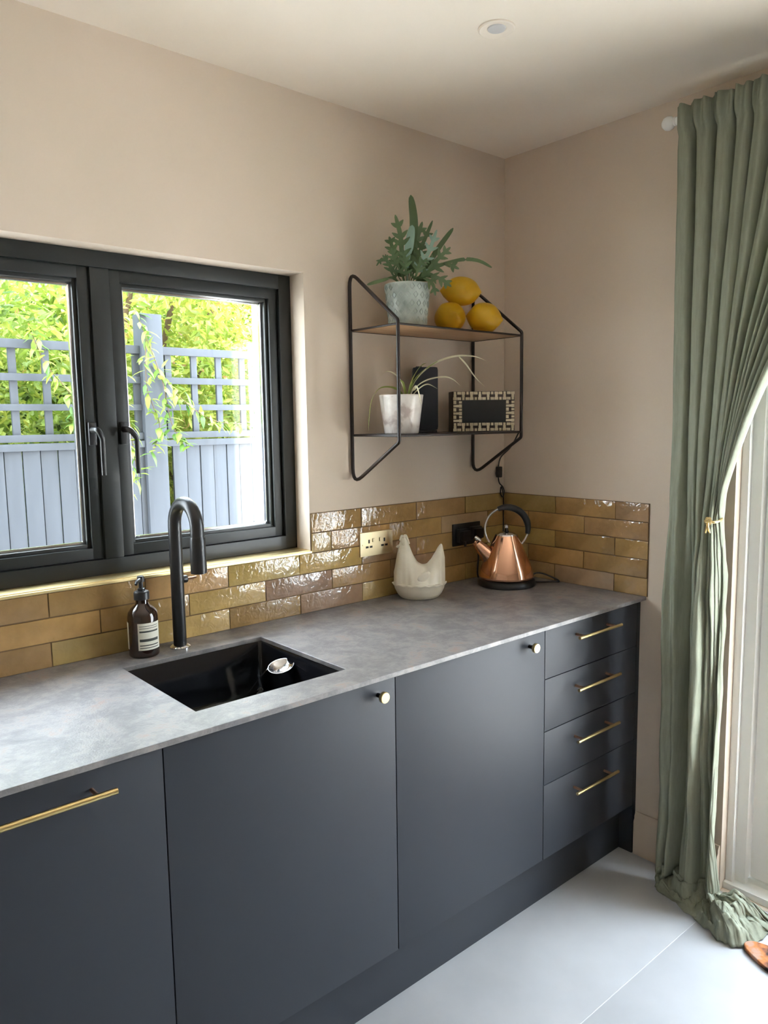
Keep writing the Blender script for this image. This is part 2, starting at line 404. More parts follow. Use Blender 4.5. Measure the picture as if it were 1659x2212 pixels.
# ------------------------------------------------------------------ garden door in the right wall
door = thing('door_1', 'white framed glazed garden door beside the green curtain', 'door', (.12, -1.5, 0)); door['kind'] = 'structure'
mb = MB()
mb.box(.055, .155, DY0-.055, DY0, .0, DZ, 0, .003).box(.055, .155, DY1, DY1+.055, 0, DZ, 0, .003).box(.055, .155, DY1, DY0, DZ-.06, DZ, 0, .003)
mb.box(.035, .055, DY0-.022, DY0+.0, .0, DZ, 0, .003)
mb.build('frame', M['white'], door)
MB().box(.02, .20, DY1, DY0, -.012, .022, 0, .004).box(.075, .13, DY1, DY0, .02, .036, 0, .003).build('threshold', M['white'], door)
lw = (DY0-.057-(DY1+.057))/2
for k in range(2):
    ya = DY0-.057-k*lw-.002; yb = ya-lw+.004
    mb = MB(); st = .082
    for q0, q1 in ((ya-st, ya), (yb, yb+st)): mb.box(.080, .138, q0, q1, .04, DZ-.064, 0, .004)
    mb.box(.080, .138, yb+st-.001, ya-st+.001, .04, .17, 0, .004).box(.080, .138, yb+st-.001, ya-st+.001, DZ-.064-st, DZ-.064, 0, .004)
    for q0, q1 in ((ya-st-.014, ya-st+.002), (yb+st-.002, yb+st+.014)): mb.box(.090, .128, q0, q1, .165, DZ-.145, 0, .004)
    mb.box(.090, .128, yb+st, ya-st, .165, .184, 0, .004)
    lf = mb.build('door_leaf', M['white'], door)
    MB().box(.104, .110, yb+st+.01, ya-st-.01, .175, DZ-.15).build('pane', M['glass'], lf)

# ------------------------------------------------------------------ base cupboards
YF, ZT, ZP = -.5977, .8925, .1753
def front(name, x0, x1, z0, z1, parent, mat_=None):
    return MB().box(x0+.0013, x1-.0013, YF, YF+.019, z0+.0013, z1-.0013, 0, .0012).build(name, mat_ or M['cab'], parent)
def carcass(x0, x1, parent, top=.897):
    mb = MB(); t = .018
    mb.box(x0, x0+t, YF+.021, -.03, ZP, top).box(x1-t, x1, YF+.021, -.03, ZP, top).box(x0+t, x1-t, YF+.021, -.03, ZP, ZP+t).box(x0+t, x1-t, -.048, -.03, ZP, top)
    return mb.build('body', M['carcass'], parent)
def bar(x0, x1, z, parent, r=.0055, inset=.034):
    y = YF-.034; mb = MB()
    mb.tube([(x0, y, z), (x1, y, z)], r, 14)
    h = mb.build('handle', M['brass'], parent)
    for xx in (x0+inset, x1-inset): MB().tube([(xx, y, z), (xx, YF+.001, z)], .0042, 12).build('handle_post', M['bronze'], h)
    return h
def knob(x, z, parent):
    k = MB().lathe([(.0, -.029), (.0125, -.029), (.0135, -.027), (.0135, -.020), (.0125, -.0185), (.0, -.0185)], (x, YF, z), 24, axis=(0, 1, 0)).build('knob', M['brass'], parent)
    MB().lathe([(.0, -.019), (.0055, -.019), (.0055, 0.0005), (0, .0005)], (x, YF, z), 16, axis=(0, 1, 0)).build('knob_stem', M['blackm'], k)
X1, X2, X3 = -1.6996, -1.1043, -.5179
t = thing('dishwasher', 'dark grey fronted appliance with a long brass bar handle, left of the sink cupboard', 'dishwasher', (-2.0, -.3, ZP))
carcass(-2.298, X1-.001, t); f = front('door', -2.298, X1, ZP, ZT, t); bar(-2.198, -1.803, .852, f, .006)
t = thing('sink_cupboard', 'dark grey base cupboard under the sink with one brass knob', 'cupboard', (-1.4, -.3, ZP))
carcass(X1, X2-.001, t, .70); f = front('door', X1, X2, ZP, ZT, t); knob(-1.160, .858, f)
t = thing('base_cupboard', 'dark grey base cupboard with brass knob, between sink cupboard and drawers', 'cupboard', (-.8, -.3, ZP))
carcass(X2, X3-.001, t); f = front('door', X2, X3, ZP, ZT, t); knob(-.591, .858, f)
t = thing('drawer_unit', 'dark grey unit of four drawers with brass bar handles at the right wall', 'drawers', (-.26, -.3, ZP))
carcass(X3, -.021, t)
for za, zb, hz in ((.741, ZT, .849), (.580, .741, .687), (.413, .580, .524), (ZP, .413, .358)):
    f = front('drawer', X3, -.020, za, zb, t); bar(-.394, -.168, hz, f, .0050, .03)
tag(MB().box(-.0195, -.0005, YF, -.01, 0, .8965, 0, .001).build('end_panel', M['cab']), 'narrow dark grey end panel between the drawers and the right wall', 'panel')
tag(MB().box(-2.45, -.020, -.5477, -.5297, 0, ZP-.0015, 0, .001).build('plinth', M['cab']), 'long dark grey plinth along the floor under the cupboards', 'plinth')

# worktop with a rectangular sink cut-out
SX0, SX1, SY0, SY1 = -1.589, -1.193, -.519, -.132
mb = MB(); xs = [-2.45, SX0, SX1, 0]; ys = [-.618, SY0, SY1, 0]
vs = [(x, y, z) for z in (.898, ZC) for y in ys for x in xs]; fs = []
for j in range(3):
    for i in range(3):
        if i == 1 and j == 1: continue
        a = j*4+i; fs.append((16+a, 16+a+1, 16+a+5, 16+a+4)); fs.append((a, a+4, a+5, a+1))
for i in range(3): fs.append((i, i+1, 16+i+1, 16+i)); fs.append((12+i+1, 12+i, 28+i, 28+i+1))
for j in range(3): fs.append((j*4+4, j*4, 16+j*4, 16+j*4+4)); fs.append((j*4+3, j*4+7, 16+j*4+7, 16+j*4+3))
fs += [(5, 21, 22, 6), (10, 26, 25, 9), (9, 25, 21, 5), (6, 22, 26, 10)]
mb.add(vs, fs, 0, False)
tag(mb.build('worktop', M['worktop'], sharp=30, bevel=.0012), 'long thin slate-look worktop over the dark cupboards', 'worktop')

# sink
t = thing('sink', 'square black undermount sink set in the slate-look worktop', 'sink', (-1.391, -.326, .73))
def rrect(x0, x1, y0, y1, r, z, n=6):
    out = []
    for cx, cy, a0 in ((x1-r, y1-r, 0), (x0+r, y1-r, PI/2), (x0+r, y0+r, PI), (x1-r, y0+r, 1.5*PI)):
        for k in range(n+1):
            a = a0+PI/2*k/n; out.append((cx+r*math.cos(a), cy+r*math.sin(a), z))
    return out
rings = []
for ins, z, r in ((-.02, .8975, .012), (-.002, .8975, .012), (0.0, .894, .012), (.004, .77, .016), (.008, .752, .022), (.022, .742, .03), (.13, .738, .05)):
    rings.append(rrect(SX0+ins, SX1-ins, SY0+ins, SY1-ins, r, z))
n = len(rings[0]); vs = [p for q in rings for p in q]; fs = []
for i in range(len(rings)-1):
    for k in range(n): fs.append((i*n+(k+1) % n, i*n+k, (i+1)*n+k, (i+1)*n+(k+1) % n))
fs.append(tuple((len(rings)-1)*n+k for k in range(n)))
MB().add(vs, fs).build('basin', M['sink'], t, sharp=50, solid=.003)
MB().lathe([(.044, .7405), (.043, .7425), (.036, .7415), (.030, .7395), (.0, .7395)], (-1.391, -.326, 0), 28).build('drain', M['steel'], t)

# ------------------------------------------------------------------ things in and around the sink
# small steel scoop leaning in the sink
bc = Vector((-1.2235, -.279, .868)); v = (bc-camo.location).normalized()
Mx = (r0*.97+Vector((0, 0, 1))*.24).normalized(); up = Mx.cross(v).normalized()
if up.z < 0: up = -up
nn = (-v*.52+up*.85).normalized(); R1 = (Mx-nn*Mx.dot(nn)).normalized()
t = thing('steel_scoop', 'small shiny steel scoop leaning inside the black sink', 'scoop', bc)
pr = [(.0, -.016), (.016, -.0145), (.028, -.008), (.0335, 0), (.0352, .0006), (.0345, -.002), (.029, -.0095), (.017, -.016), (0, -.0175)]
MB().lathe(pr, bc, 32, axis=nn).build('bowl', M['steel'], t, sharp=0)
hd = (Vector((-1.272, -.150, .7485))-bc); h0 = bc-R1*.033; h1 = Vector((-1.275, -.160, .7490))
pts = spline([h0, h0.lerp(h1, .35)+nn*.004, h0.lerp(h1, .7)+nn*.003, h1], 6)
q = MB(); q.ribbon(pts, [.0075+.002*math.sin(PI*i/(len(pts)-1)) for i in range(len(pts))], nn.cross(h1-h0))
q.build('handle', M['steel'], t, solid=.002)

# tap
tx, ty = -1.404, -.069
t = thing('tap', 'matt black tall kitchen tap with curved spout behind the sink', 'tap', (tx, ty, ZC))
MB().lathe([(.0, 0), (.027, 0), (.027, .003), (.0235, .006), (.0195, .008), (0, .008)], (tx, ty, ZC), 32).build('base_ring', M['chrome'], t)
R_ = .063; top = 1.240
col = [(tx, ty, ZC+.006), (tx, ty, ZC+.1), (tx, ty, ZC+.22)]+[(tx, ty-R_+R_*math.cos(a), top+R_*math.sin(a)) for a in [PI*k/20 for k in range(21)]]
col += [(tx, ty-2*R_, top-.02)]
MB().tube(col, .0172, 24).build('spout', M['blackm'], t)
MB().lathe([(.0, 0), (.0182, 0), (.0192, -.008), (.0205, -.085), (.020, -.092), (.0165, -.093), (0, -.091)], (tx, ty-2*R_, top-.018), 24).build('spray_head', M['blackm'], t)
lv = MB().lathe([(0, 0), (.0105, 0), (.0105, .012), (.009, .014), (0, .014)], (tx+.014, ty, 1.093), 20, axis=(1, 0, 0))
lv.build('lever_hub', M['blackm'], t)
MB().tube([(tx+.026, ty, 1.093), (tx+.040, ty-.004, 1.094), (tx+.052, ty-.008, 1.096)], [.004, .0035, .003], 10).build('lever', M['bronze'], t)

# soap bottle
bx, by = -1.503, -.067
t = thing('soap_bottle', 'amber pump soap bottle with pale label, beside the black tap', 'bottle', (bx, by, ZC))
MB().lathe([(0, 0), (.034, 0), (.0375, .003), (.0385, .008), (.0385, .103), (.036, .115), (.028, .126), (.018, .134), (.0155, .139), (.0155, .150), (0, .150)], (bx, by, ZC), 40).build('body', M['amber'], t)
MB().lathe([(0, .148), (.0195, .148), (.0195, .166), (.0175, .169), (.009, .170), (.009, .176), (.0055, .177), (.0055, .192), (.009, .193), (.0095, .205), (.008, .208), (0, .209)], (bx, by, ZC), 28).tube([(bx, by, ZC+.200), (bx-.02, by-.024, ZC+.200), (bx-.026, by-.031, ZC+.194)], [.0055, .0045, .0035], 12).build('pump', M['blackp'], t)
def label_band(a0, a1, z0, z1, rows, name):
    q = MB(); nA = 16; zs = [z0]; ms = []
    for zz, mi in rows: zs.append(z0+(z1-z0)*zz); ms.append(mi)
    vs = [(bx+.0389*math.cos(a0+(a1-a0)*k/nA), by+.0389*math.sin(a0+(a1-a0)*k/nA), ZC+z) for z in zs for k in range(nA+1)]
    for j, mi in enumerate(ms):
        for k in range(nA):
            ink = mi == 1 and (0 < k < nA-2)
            b = j*(nA+1)+k; q.add([vs[b], vs[b+1], vs[b+nA+2], vs[b+nA+1]], [(0, 1, 2, 3)], 1 if ink else 0)
    return q.build(name, [M['paper'], M['ink']], t)
d0 = math.atan2(-.758, -.653)     # azimuth that faces the room
rowsA = [(.07, 0), (.10, 1), (.16, 0), (.20, 1), (.32, 0), (.42, 1), (.66, 0), (.72, 1), (.80, 0), (.82, 1), (.88, 0), (.90, 1), (1, 0)]
label_band(d0-.05, d0+1.6, .022, .092, rowsA, 'label')
label_band(d0-2.2, d0-.85, .022, .092, [(1, 0)], 'label')

# ------------------------------------------------------------------ hen dish
hc = Vector((-.548, -.098, ZC)); A = r0.copy(); B = Vector((-.653, -.758, 0)).normalized(); Z = Vector((0, 0, 1))
t = thing('hen_dish', 'cream ceramic hen sitting on a basket, beside the wall socket', 'hen dish', hc)
pr = [(0, 0), (.052, 0), (.060, .004), (.070, .016), (.0785, .034), (.0805, .044), (.0845, .047), (.0865, .050), (.0855, .0535), (.080, .054), (.078, .05), (0, .048)]
q = MB(); n = 72; vs = []; fs = []
for i, (rr, z) in enumerate(pr):
    for k in range(n):
        a = 2*PI*k/n; rip = 1+(.012*math.cos(36*a) if 2 <= i <= 5 else (.022*math.cos(18*a) if 6 <= i <= 8 else 0))
        zz = z+(.0022*math.cos(18*a) if 6 <= i <= 8 else 0)
        vs.append(hc+A*(rr*1.05*rip*math.cos(a))+B*(rr*rip*.74*math.sin(a))+Z*zz)
for i in range(len(pr)-1):
    for k in range(n): fs.append((i*n+k, i*n+(k+1) % n, (i+1)*n+(k+1) % n, (i+1)*n+k))
q.add(vs, fs); q.build('basket', M['cream'], t, sharp=0)
def lerp_tab(tab, s):
    for (a, va), (b, vb) in zip(tab, tab[1:]):
        if s <= b:
            u = (s-a)/(b-a); u = u*u*(3-2*u); return va+(vb-va)*u
    return tab[-1][1]
topT = [(-1, .080), (-.95, .112), (-.86, .152), (-.78, .186), (-.70, .204), (-.60, .209), (-.50, .206), (-.42, .190), (-.32, .164), (-.20, .140), (-.05, .121), (.12, .114), (.28, .116), (.44, .130), (.60, .152), (.74, .174), (.86, .186), (.93, .182), (1, .125)]
widT = [(-1, .022), (-.92, .036), (-.72, .040), (-.5, .046), (-.3, .055), (0, .060), (.4, .055), (.8, .036), (1, .012)]
tipT = [(-1, .5), (-.8, .45), (-.60, .36), (-.35, .40), (0, .9), (.4, .5), (.85, .16), (1, .3)]
q = MB(); NS, NA = 44, 20; vs = []; fs = []
for i in range(NS+1):
    s = -1+2*i/NS; zt = sum(lerp_tab(topT, max(-1, min(1, s+d_))) for d_ in (-.05, -.025, 0, .025, .05))/5; w = lerp_tab(widT, s); tp = lerp_tab(tipT, s)
    zb = .052
    for k in range(NA+1):
        a = PI*k/NA; h = math.sin(a); wx = math.cos(a)
        f = (1-h)+h*1.0; prof = wx*(1-(1-tp)*h**1.5*.9)
        vs.append(hc+A*(s*.086)+B*(w*prof)+Z*(zb+(zt-zb)*h))
for i in range(NS):
    for k in range(NA): b = i*(NA+1)+k; fs.append((b, b+1, b+NA+2, b+NA+1))
fs.append(tuple(range(NA+1))[::-1]); fs.append(tuple(NS*(NA+1)+k for k in range(NA+1)))
q.add(vs, fs); lid = q.build('hen_lid', M['cream'], t, sharp=0)
q = MB()
MB().tube(spline([hc-A*.064+Z*.196, hc-A*.058+Z*.211, hc-A*.051+Z*.207, hc-A*.046+Z*.212, hc-A*.040+Z*.202, hc-A*.033+Z*.184], 5), [.003+.0025*math.sin(PI*i/25) for i in range(26)], 10).build('comb', M['cream'], lid)
q.lathe([(0, -.004), (.006, 0), (.0045, .007), (0, .013)], hc-A*.0665+Z*.178+B*.004, 12, axis=(-A*.9-Z*.25+B*.2)); q.build('beak', M['cream'], lid)
MB().lathe([(0, -.007), (.0055, -.003), (.005, .004), (0, .008)], hc-A*.0665+Z*.160+B*.012, 10).build('wattle', M['cream'], lid)
for sg in (1,):
    MB().lathe([(.0105, 0), (.009, .003), (.007, .0035), (0, .0035)], hc+A*.012+Z*.082+B*.0545, 16, axis=B, sx=2.4, sy=1.3).build('wing', M['cream'], lid)
    MB().lathe([(.0045, 0), (.0035, .0015), (0, .002)], hc-A*.054+Z*.186+B*.0165, 12, axis=B).build('eye', M['cream'], lid)

# ------------------------------------------------------------------ sockets and plugs
def socket(name, cx, cz, w, h, plate, label, plane_y=-.0062):
    t = thing(name, label, 'socket', (cx, plane_y, cz))
    MB().box(cx-w/2, cx+w/2, plane_y-.006, plane_y, cz-h/2, cz+h/2, 0, .0022).build('plate', plate, t)
    y = plane_y-.0064
    for s in (-1, 1):
        ox = cx+s*w*.235
        q = MB().box(ox-.0030, ox+.0030, y-.0003, y+.002, cz+.003, cz+.015)
        q.box(ox-.0140, ox-.0030, y-.0003, y+.002, cz-.0125, cz-.0060).box(ox+.0030, ox+.0140, y-.0003, y+.002, cz-.0125, cz-.0060)
        q.build('pin_slots', M['slot'], t)
        MB().box(ox+s*-.018-.004, ox+s*-.018+.004, y-.0035, y+.002, cz+.006, cz+.018, 0, .001).build('switch', plate, t)
        MB().lathe([(0, 0), (.003, 0), (.0026, .0012), (0, .0014)], (cx+s*(w/2-.011), y+.0004, cz), 12, axis=(0, -1, 0)).build('screw', plate, t)
    return t
socket('double_socket', -.661, 1.0995, .142, .080, M['socketplate'], 'brass double wall socket with empty outlets left of the hen')
socket('plugged_socket', -.222, 1.084, .146, .082, M['blackm'], 'black double wall socket behind the copper kettle')
def plug(x, z, label):
    t = thing('plug', label, 'plug', (x, -.013, z))
    MB().box(x-.026, x+.026, -.034, -.0128, z-.026, z+.024, 0, .007).box(x-.021, x+.021, -.048, -.030, z-.020, z+.018, 0, .006).build('body', M['blackp'], t)
    MB().tube([(x, -.034, z-.022), (x, -.036, z-.040)], [.0065, .0042], 12).build('cord_grip', M['blackp'], t)
plug(-.256, 1.083, 'left one of two black plugs in the socket behind the kettle')
plug(-.187, 1.086, 'right one of two black plugs in the socket behind the kettle')

# ------------------------------------------------------------------ kettle
kc = Vector((-.182, -.168, ZC))
t = thing('kettle', 'polished copper cone-shaped kettle with ring handle in the corner', 'kettle', kc)
MB().lathe([(0, 0), (.100, 0), (.104, .003), (.104, .016), (.101, .021), (.097, .024), (0, .024)], kc, 56).build('base', M['blackp'], t)
MB().lathe([(.0, .026), (.094, .026), (.0985, .029), (.0985, .036), (.093, .062), (.046, .170), (.0425, .177), (.041, .181), (0, .181)], kc, 64).build('body', M['copper'], t, sharp=60)
MB().lathe([(.0405, .181), (.039, .185), (.028, .190), (.012, .193), (0, .193)], kc, 40).build('lid', M['chrome'], t)
kb = MB().lathe([(0, .192), (.011, .192), (.007, .196), (.0055, .203), (.008, .206), (0, .207)], kc, 20).build('lid_knob', M['blackp'], t)
MB().lathe([(0, .206), (.0075, .206), (.0095, .211), (.0085, .216), (0, .219)], kc, 20).build('knob_cap', M['chrome'], kb)
rc = kc+Z*.204; RR = .0775
arc = lambda a0, a1, n=24, rr=RR: [rc+r0*(rr*math.cos(math.radians(a0+(a1-a0)*k/n)))+Z*(rr*math.sin(math.radians(a0+(a1-a0)*k/n))) for k in range(n+1)]
MB().tube(arc(112, 219), .0042, 12).build('handle_arm', M['chrome'], t); MB().tube(arc(-12, -46), .0048, 12).build('handle_arm', M['chrome'], t)
MB().tube(arc(114, -14, 30), [.0085+.0035*min(1, 4*k/30, 4*(30-k)/30) for k in range(31)], 16).build('grip', M['blackp'], t)
sd0 = -r0; s0 = kc+sd0*.055+Z*.100; s1 = kc+sd0*.112+Z*.158
pts = [s0.lerp(s1, k/6) for k in range(7)]
MB().tube(pts, [.034-.020*k/6 for k in range(7)], 20, cap=False).build('spout', M['copper'], t, solid=.0015)
MB().tube([s1-(s1-s0)*.28+Z*.0175, s1-(s1-s0)*.12+Z*.0165, s1+Z*.0155, s1+(s1-s0)*.05+Z*.015], [.010, .009, .008, .006], 14).build('spout_lip', M['chrome'], t)
# cords
q = MB().tube(spline([(-.187, -.036, 1.046), (-.19, -.040, .99), (-.20, -.045, .935), (-.19, -.052, .9145), (-.14, -.05, .9135), (-.10, -.06, .9135)], 8), .0032, 10)
tag(q.build('power_cord', M['blackp']), 'black cord hanging from the plugs down behind the kettle', 'cord')
q = MB().tube(spline([(-.085, -.195, .9145), (-.055, -.195, .935), (-.034, -.215, .936), (-.020, -.262, .922), (-.020, -.280, .9140), (-.030, -.268, .9138), (-.060, -.245, .9138), (-.082, -.222, .9138)], 8), .0030, 10)
tag(q.build('power_cord', M['blackp']), 'loop of black cord on the worktop right of the kettle', 'cord')
t = thing('light_cord', 'thin black cord with inline switch hanging from the shelf', 'cord', (-.045, -.012, 1.30))
pts = spline([(-.020, -.090, 1.455), (-.018, -.05, 1.40), (-.036, -.016, 1.36), (-.047, -.013, 1.322)], 8)
MB().tube(pts, .0026, 10).tube(spline([(-.047, -.013, 1.285), (-.040, -.012, 1.262), (-.020, -.012, 1.245), (-.012, -.013, 1.225), (-.022, -.014, 1.206), (-.034, -.013, 1.222), (-.028, -.012, 1.246), (-.016, -.012, 1.21), (-.016, -.013, 1.14), (-.020, -.013, 1.0), (-.03, -.014, .95), (-.05, -.02, .915)], 8), .0024, 10).build('cord', M['blackp'], t)
MB().tube(spline([(-.049, -.012, 1.318), (-.062, -.014, 1.300), (-.056, -.014, 1.286), (-.048, -.013, 1.288)], 6), .0016, 8).build('cord_tie', M['blackp'], t)
MB().box(-.0565, -.0375, -.026, -.008, 1.283, 1.325, 0, .005).build('inline_switch', M['blackp'], t)

# ------------------------------------------------------------------ wall shelf
t = thing('wall_shelf', 'black wire wall shelf with two boards in the corner', 'shelf', (-.468, -.006, 1.30))
BX = (-.7535, -.184); BW = .0056
for x in BX:
    loop = fillet([(x, -.008, 1.300), (x, -.2335, 1.441+.0), (x, -.2335, 1.799), (x, -.010, 1.972)], [.030, .012, .012, .024], closed=True)
    MB().tube(loop, BW, 12, closed=True).build('bracket', M['wire'], t)
    for z in (1.345, 1.905):
        pass
wr = .0034
for z in (1.788, 1.459):
    q = MB()
    a = fillet([(BX[0], -.010, z), (BX[1], -.010, z), (BX[1], -.2335, z), (BX[0], -.2335, z)], .004, closed=True, seg=2)
    q.tube(a, wr, 10, closed=True)
    q.build('wire_frame', M['wire'], t)
MB().box(BX[0]+.005, BX[1]-.005, -.229, -.0135, 1.7860, 1.7915, 0, .001).build('shelf_board', M['ply'], t)['label'] = 'upper board of pale birch'
MB().box(BX[0]+.004, BX[1]-.004, -.230, -.0125, 1.4565, 1.4635, 0, .001).build('shelf_board', M['wire'], t)['label'] = 'lower board of black metal'

# ---- fern on top
def loc3(c, a, b, f=0): return c+r0*a+Z*b+B*f
pc = Vector((-.613, -.124, 1.7917))
t = thing('potted_fern', 'blue-green fern in a pale embossed pot on the upper shelf', 'plant', pc)
MB().lathe([(0, 0), (.055, 0), (.058, .003), (.0705, .128), (.0715, .134), (.070, .136), (.067, .134), (.062, .115), (0, .115)], pc, 56).build('pot', M['sagepot'], t, sharp=60)
q = MB()       # raised leaf motif
for rowk in range(5):
    for k in range(18):
        a = 2*PI*(k+.5*(rowk % 2))/18; z = .012+.025*rowk
        for sg in (-1, 1):
            p = []
            for u in (0, .5, 1):
                zz = z+.020*u; rr = .0585+.0125*zz/.128+.0004
                aa = a+sg*(.105*math.sin(PI*u)); p.append((pc.x+rr*math.cos(aa), pc.y+rr*math.sin(aa), pc.z+zz))
            q.tube(p, [.0009, .0016, .0009], 5)
q.build('embossing', M['sagepot'], t)['kind'] = 'stuff'
MB().lathe([(0, .118), (.03, .119), (.062, .114), (.062, .112), (0, .112)], pc, 24).build('soil', M['soil'], t)
fc = pc+Z*.116; PXS = .0015
def frond(ctrl, w, lobes, mt, side=None, name='frond'):
    pts = spline([loc3(fc, *p) for p in ctrl], 7); N = len(pts)
    sdv = side or r0; q = MB()
    core = w if not lobes else w*.5
    q.ribbon(pts, [max(.0012, core*min(1, .25+2.2*(i/(N-1)-.2))*(1-(i/(N-1))**7)**.5) if i > N*.2 else .0016 for i in range(N)], sdv, fold=.12)
    if lobes:
        for k in range(lobes):
            s = .32+.52*k/(lobes-1); i = min(N-2, int(s*(N-1))); p = pts[i]; tg = (pts[i+1]-pts[i]).normalized()
            sv = (Vector(sdv)-tg*Vector(sdv).dot(tg)).normalized(); ln = w*2.5*math.sin(PI*min(.93, .25+s*.62))
            for sg in (-1, 1):
                d = (sv*sg*.8+tg*.62).normalized(); n0 = tg.cross(sv)
                lp = [p+d*ln*u+n0*(-.10*ln*u*u) for u in (0, .3, .65, 1)]
                q.ribbon(lp, [w*.34, w*.46, w*.36, .0012], tg, fold=.1)
    return q.build(name, mt, t, sharp=0)
px = lambda X, Y, f=0: ((X-879)*PXS, (612-Y)*PXS+.018, f)
b0 = (0, 0, 0)
frond([b0, px(884, 560, .0), px(894, 490, 0), px(888, 430, .0)], .0135, 0, M['frond'])
frond([b0, px(880, 560, .02), px(884, 530, .03), px(890, 495, .03)], .0140, 0, M['frondpale'])['label'] = 'pale young frond'
frond([(-.01, 0, .01), px(868, 570, .02), px(866, 520, .03), px(855, 474, .03)], .0150, 5, M['frond'])
frond([b0, px(868, 590, .03), px(850, 545, .04), px(842, 520, .05)], .0125, 4, M['frond'])
frond([b0, px(890, 570, -.01), px(900, 520, -.01), px(912, 482, -.01)], .0150, 5, M['frond'])
frond([b0, px(895, 580, .02), px(908, 540, .02), px(932, 485, .02)], .0130, 5, M['frond'])
frond([b0, px(905, 580, .03), px(925, 545, .03), px(940, 505, .03)], .0125, 4, M['frondpale'])['label'] = 'pale frond'
frond([b0, px(915, 580, -.01), px(945, 535, -.02), px(977, 494, -.02)], .0085, 0, M['frond'])
frond([b0, px(920, 585, .02), px(945, 560, .03), px(968, 540, .03)], .0125, 4, M['frond'])
frond([b0, px(920, 590, .03), px(955, 575, .04), px(985, 585, .04)], .0125, 4, M['frond'])
frond([b0, px(925, 580, 0), px(985, 562, 0), px(1025, 563, 0), px(1056, 578, 0)], .0058, 0, M['frond'])
frond([b0, px(915, 600, .04), px(945, 605, .05), px(968, 622, .055)], .0125, 4, M['frond'])
frond([b0, px(905, 605, .05), px(928, 615, .06), px(935, 640, .062)], .0110, 3, M['frond'])
frond([b0, px(850, 580, .02), px(830, 560, .03), px(815, 575, .03)], .0070, 3, M['frond'])
frond([b0, px(850, 595, .03), px(842, 575, .04), px(828, 555, .04)], .0100, 4, M['frond'])
frond([b0, px(850, 602, .03), px(825, 606, .04), px(795, 614, .04)], .0062, 0, M['frond'])
frond([b0, px(862, 585, .05), px(852, 565, .06), px(846, 545, .07)], .0105, 4, M['frond'])
frond([b0, px(895, 600, .05), px(905, 575, .06), px(925, 570, .07)], .0105, 4, M['frond'])
frond([b0, px(875, 590, .05), px(874, 570, .06), px(868, 545, .07)], .0105, 4, M['frond'])

# ---- lemons
def lemon(c, ax, L, r, label):
    c = Vector(c); ax = Vector(ax).normalized(); pr = []
    for k in range(25):
        u = -1+2*k/24; rr = r*max(0, 1-abs(u)**2.25)**.56; z = u*L*.86
        if abs(u) > .9: z = math.copysign(L*(.86*.9+(abs(u)-.9)*2.26), u); rr = max(0, r*.40*(1-((abs(u)-.9)/.1)**2)**.5)*.75+ (r*.10 if abs(u) < .97 else 0)
        pr.append((rr if 0 < k < 24 else 0, z))
    o = MB().lathe(pr, c, 32, axis=ax).build('lemon', M['lemon'], None, sharp=0)
    me = o.data
    for vtx in me.vertices:
        d = (vtx.co-c); vtx.co += d.normalized()*(.0025*noise.noise(vtx.co*28))
        vtx.co -= c
    o.location = c
    return tag(o, label, 'lemon', 'large lemons on the upper shelf')
V = (-B*1.0)
lemon((-.405, -.108, 1.8440), (B*.92+r0*.28+Z*.12), .060, .0515, 'large yellow lemon with its end facing out, right beside the pale fern pot')
lemon((-.313, -.178, 1.8425), (r0*.93+B*.30-Z*.16), .065, .0500, 'large yellow lemon lying sideways at the right end of the shelf')
lemon((-.372, -.128, 1.9300), (r0*.95-B*.15-Z*.02), .072, .0475, 'large yellow lemon stacked on top of the two others')

# ---- lower shelf: spider plant, speaker, inlaid box
sc = Vector((-.648, -.128, 1.4637))
t = thing('spider_plant', 'wispy spider plant in a marbled white pot on the lower shelf', 'plant', sc)
MB().lathe([(0, 0), (.052, 0), (.0545, .003), (.0695, .115), (.0705, .120), (.069, .1215), (.066, .119), (.060, .100), (0, .100)], sc, 56).build('pot', M['marble'], t, sharp=60)
MB().lathe([(0, .104), (.03, .105), (.061, .101), (.061, .099), (0, .099)], sc, 24).build('soil', M['soil'], t)
QS = .00147
def sp(X, Y, f=0): return loc3(sc+Z*.120, (X-860)*QS, (854-Y)*QS, f)
def blade(pp, w, mt, lab=None):
    pts = spline([sp(*p) for p in pp], 8); N = len(pts)
    o = MB().ribbon(pts, [max(.0004, 1.55*w*(1-(i/(N-1))**2.2)*(.65+.35*min(1, 4*i/(N-1)))) for i in range(N)], (r0*.3+B*.6+Z*.5), fold=.35).build('leaf', mt, t, sharp=0)
    if lab: o['label'] = lab
base = (872, 868, 0)
blade([base, (885, 832), (905, 805), (935, 784), (975, 772), (1015, 773), (1042, 783)], .0048, M['spiderpale'], 'long pale arching leaf')
blade([base, (880, 835), (895, 812), (920, 793), (945, 779)], .0060, M['spider'])
blade([base, (876, 840), (886, 815), (902, 792), (915, 786)], .0050, M['spider'])
blade([(985, 774), (1000, 790), (1020, 818), (1040, 838)], .0022, M['spiderpale'])
blade([base, (890, 838, .02), (915, 822, .02), (950, 816, .02), (970, 822, .02), (985, 835, .02)], .0030, M['spiderpale'])
blade([base, (895, 842, .03), (915, 832, .04), (935, 842, .05)], .0026, M['spiderpale'])
blade([base, (884, 845, .03), (893, 838, .05), (898, 858, .065), (901, 875, .07)], .0036, M['spiderpale'])
blade([base, (862, 830, 0), (850, 812, 0), (832, 803, 0), (815, 812, 0)], .0024, M['spiderpale'])
blade([base, (858, 848, .02), (840, 838, .03), (815, 840, .04), (798, 862, .045), (791, 900, .04), (789, 928, .03)], .0030, M['spider'])
blade([base, (866, 840, .02), (862, 826, .03), (850, 822, .04)], .0036, M['spider'])
t = thing('speaker', 'tall dark navy speaker between the marbled pot and the inlaid box', 'speaker', (-.478, -.062, 1.4637))
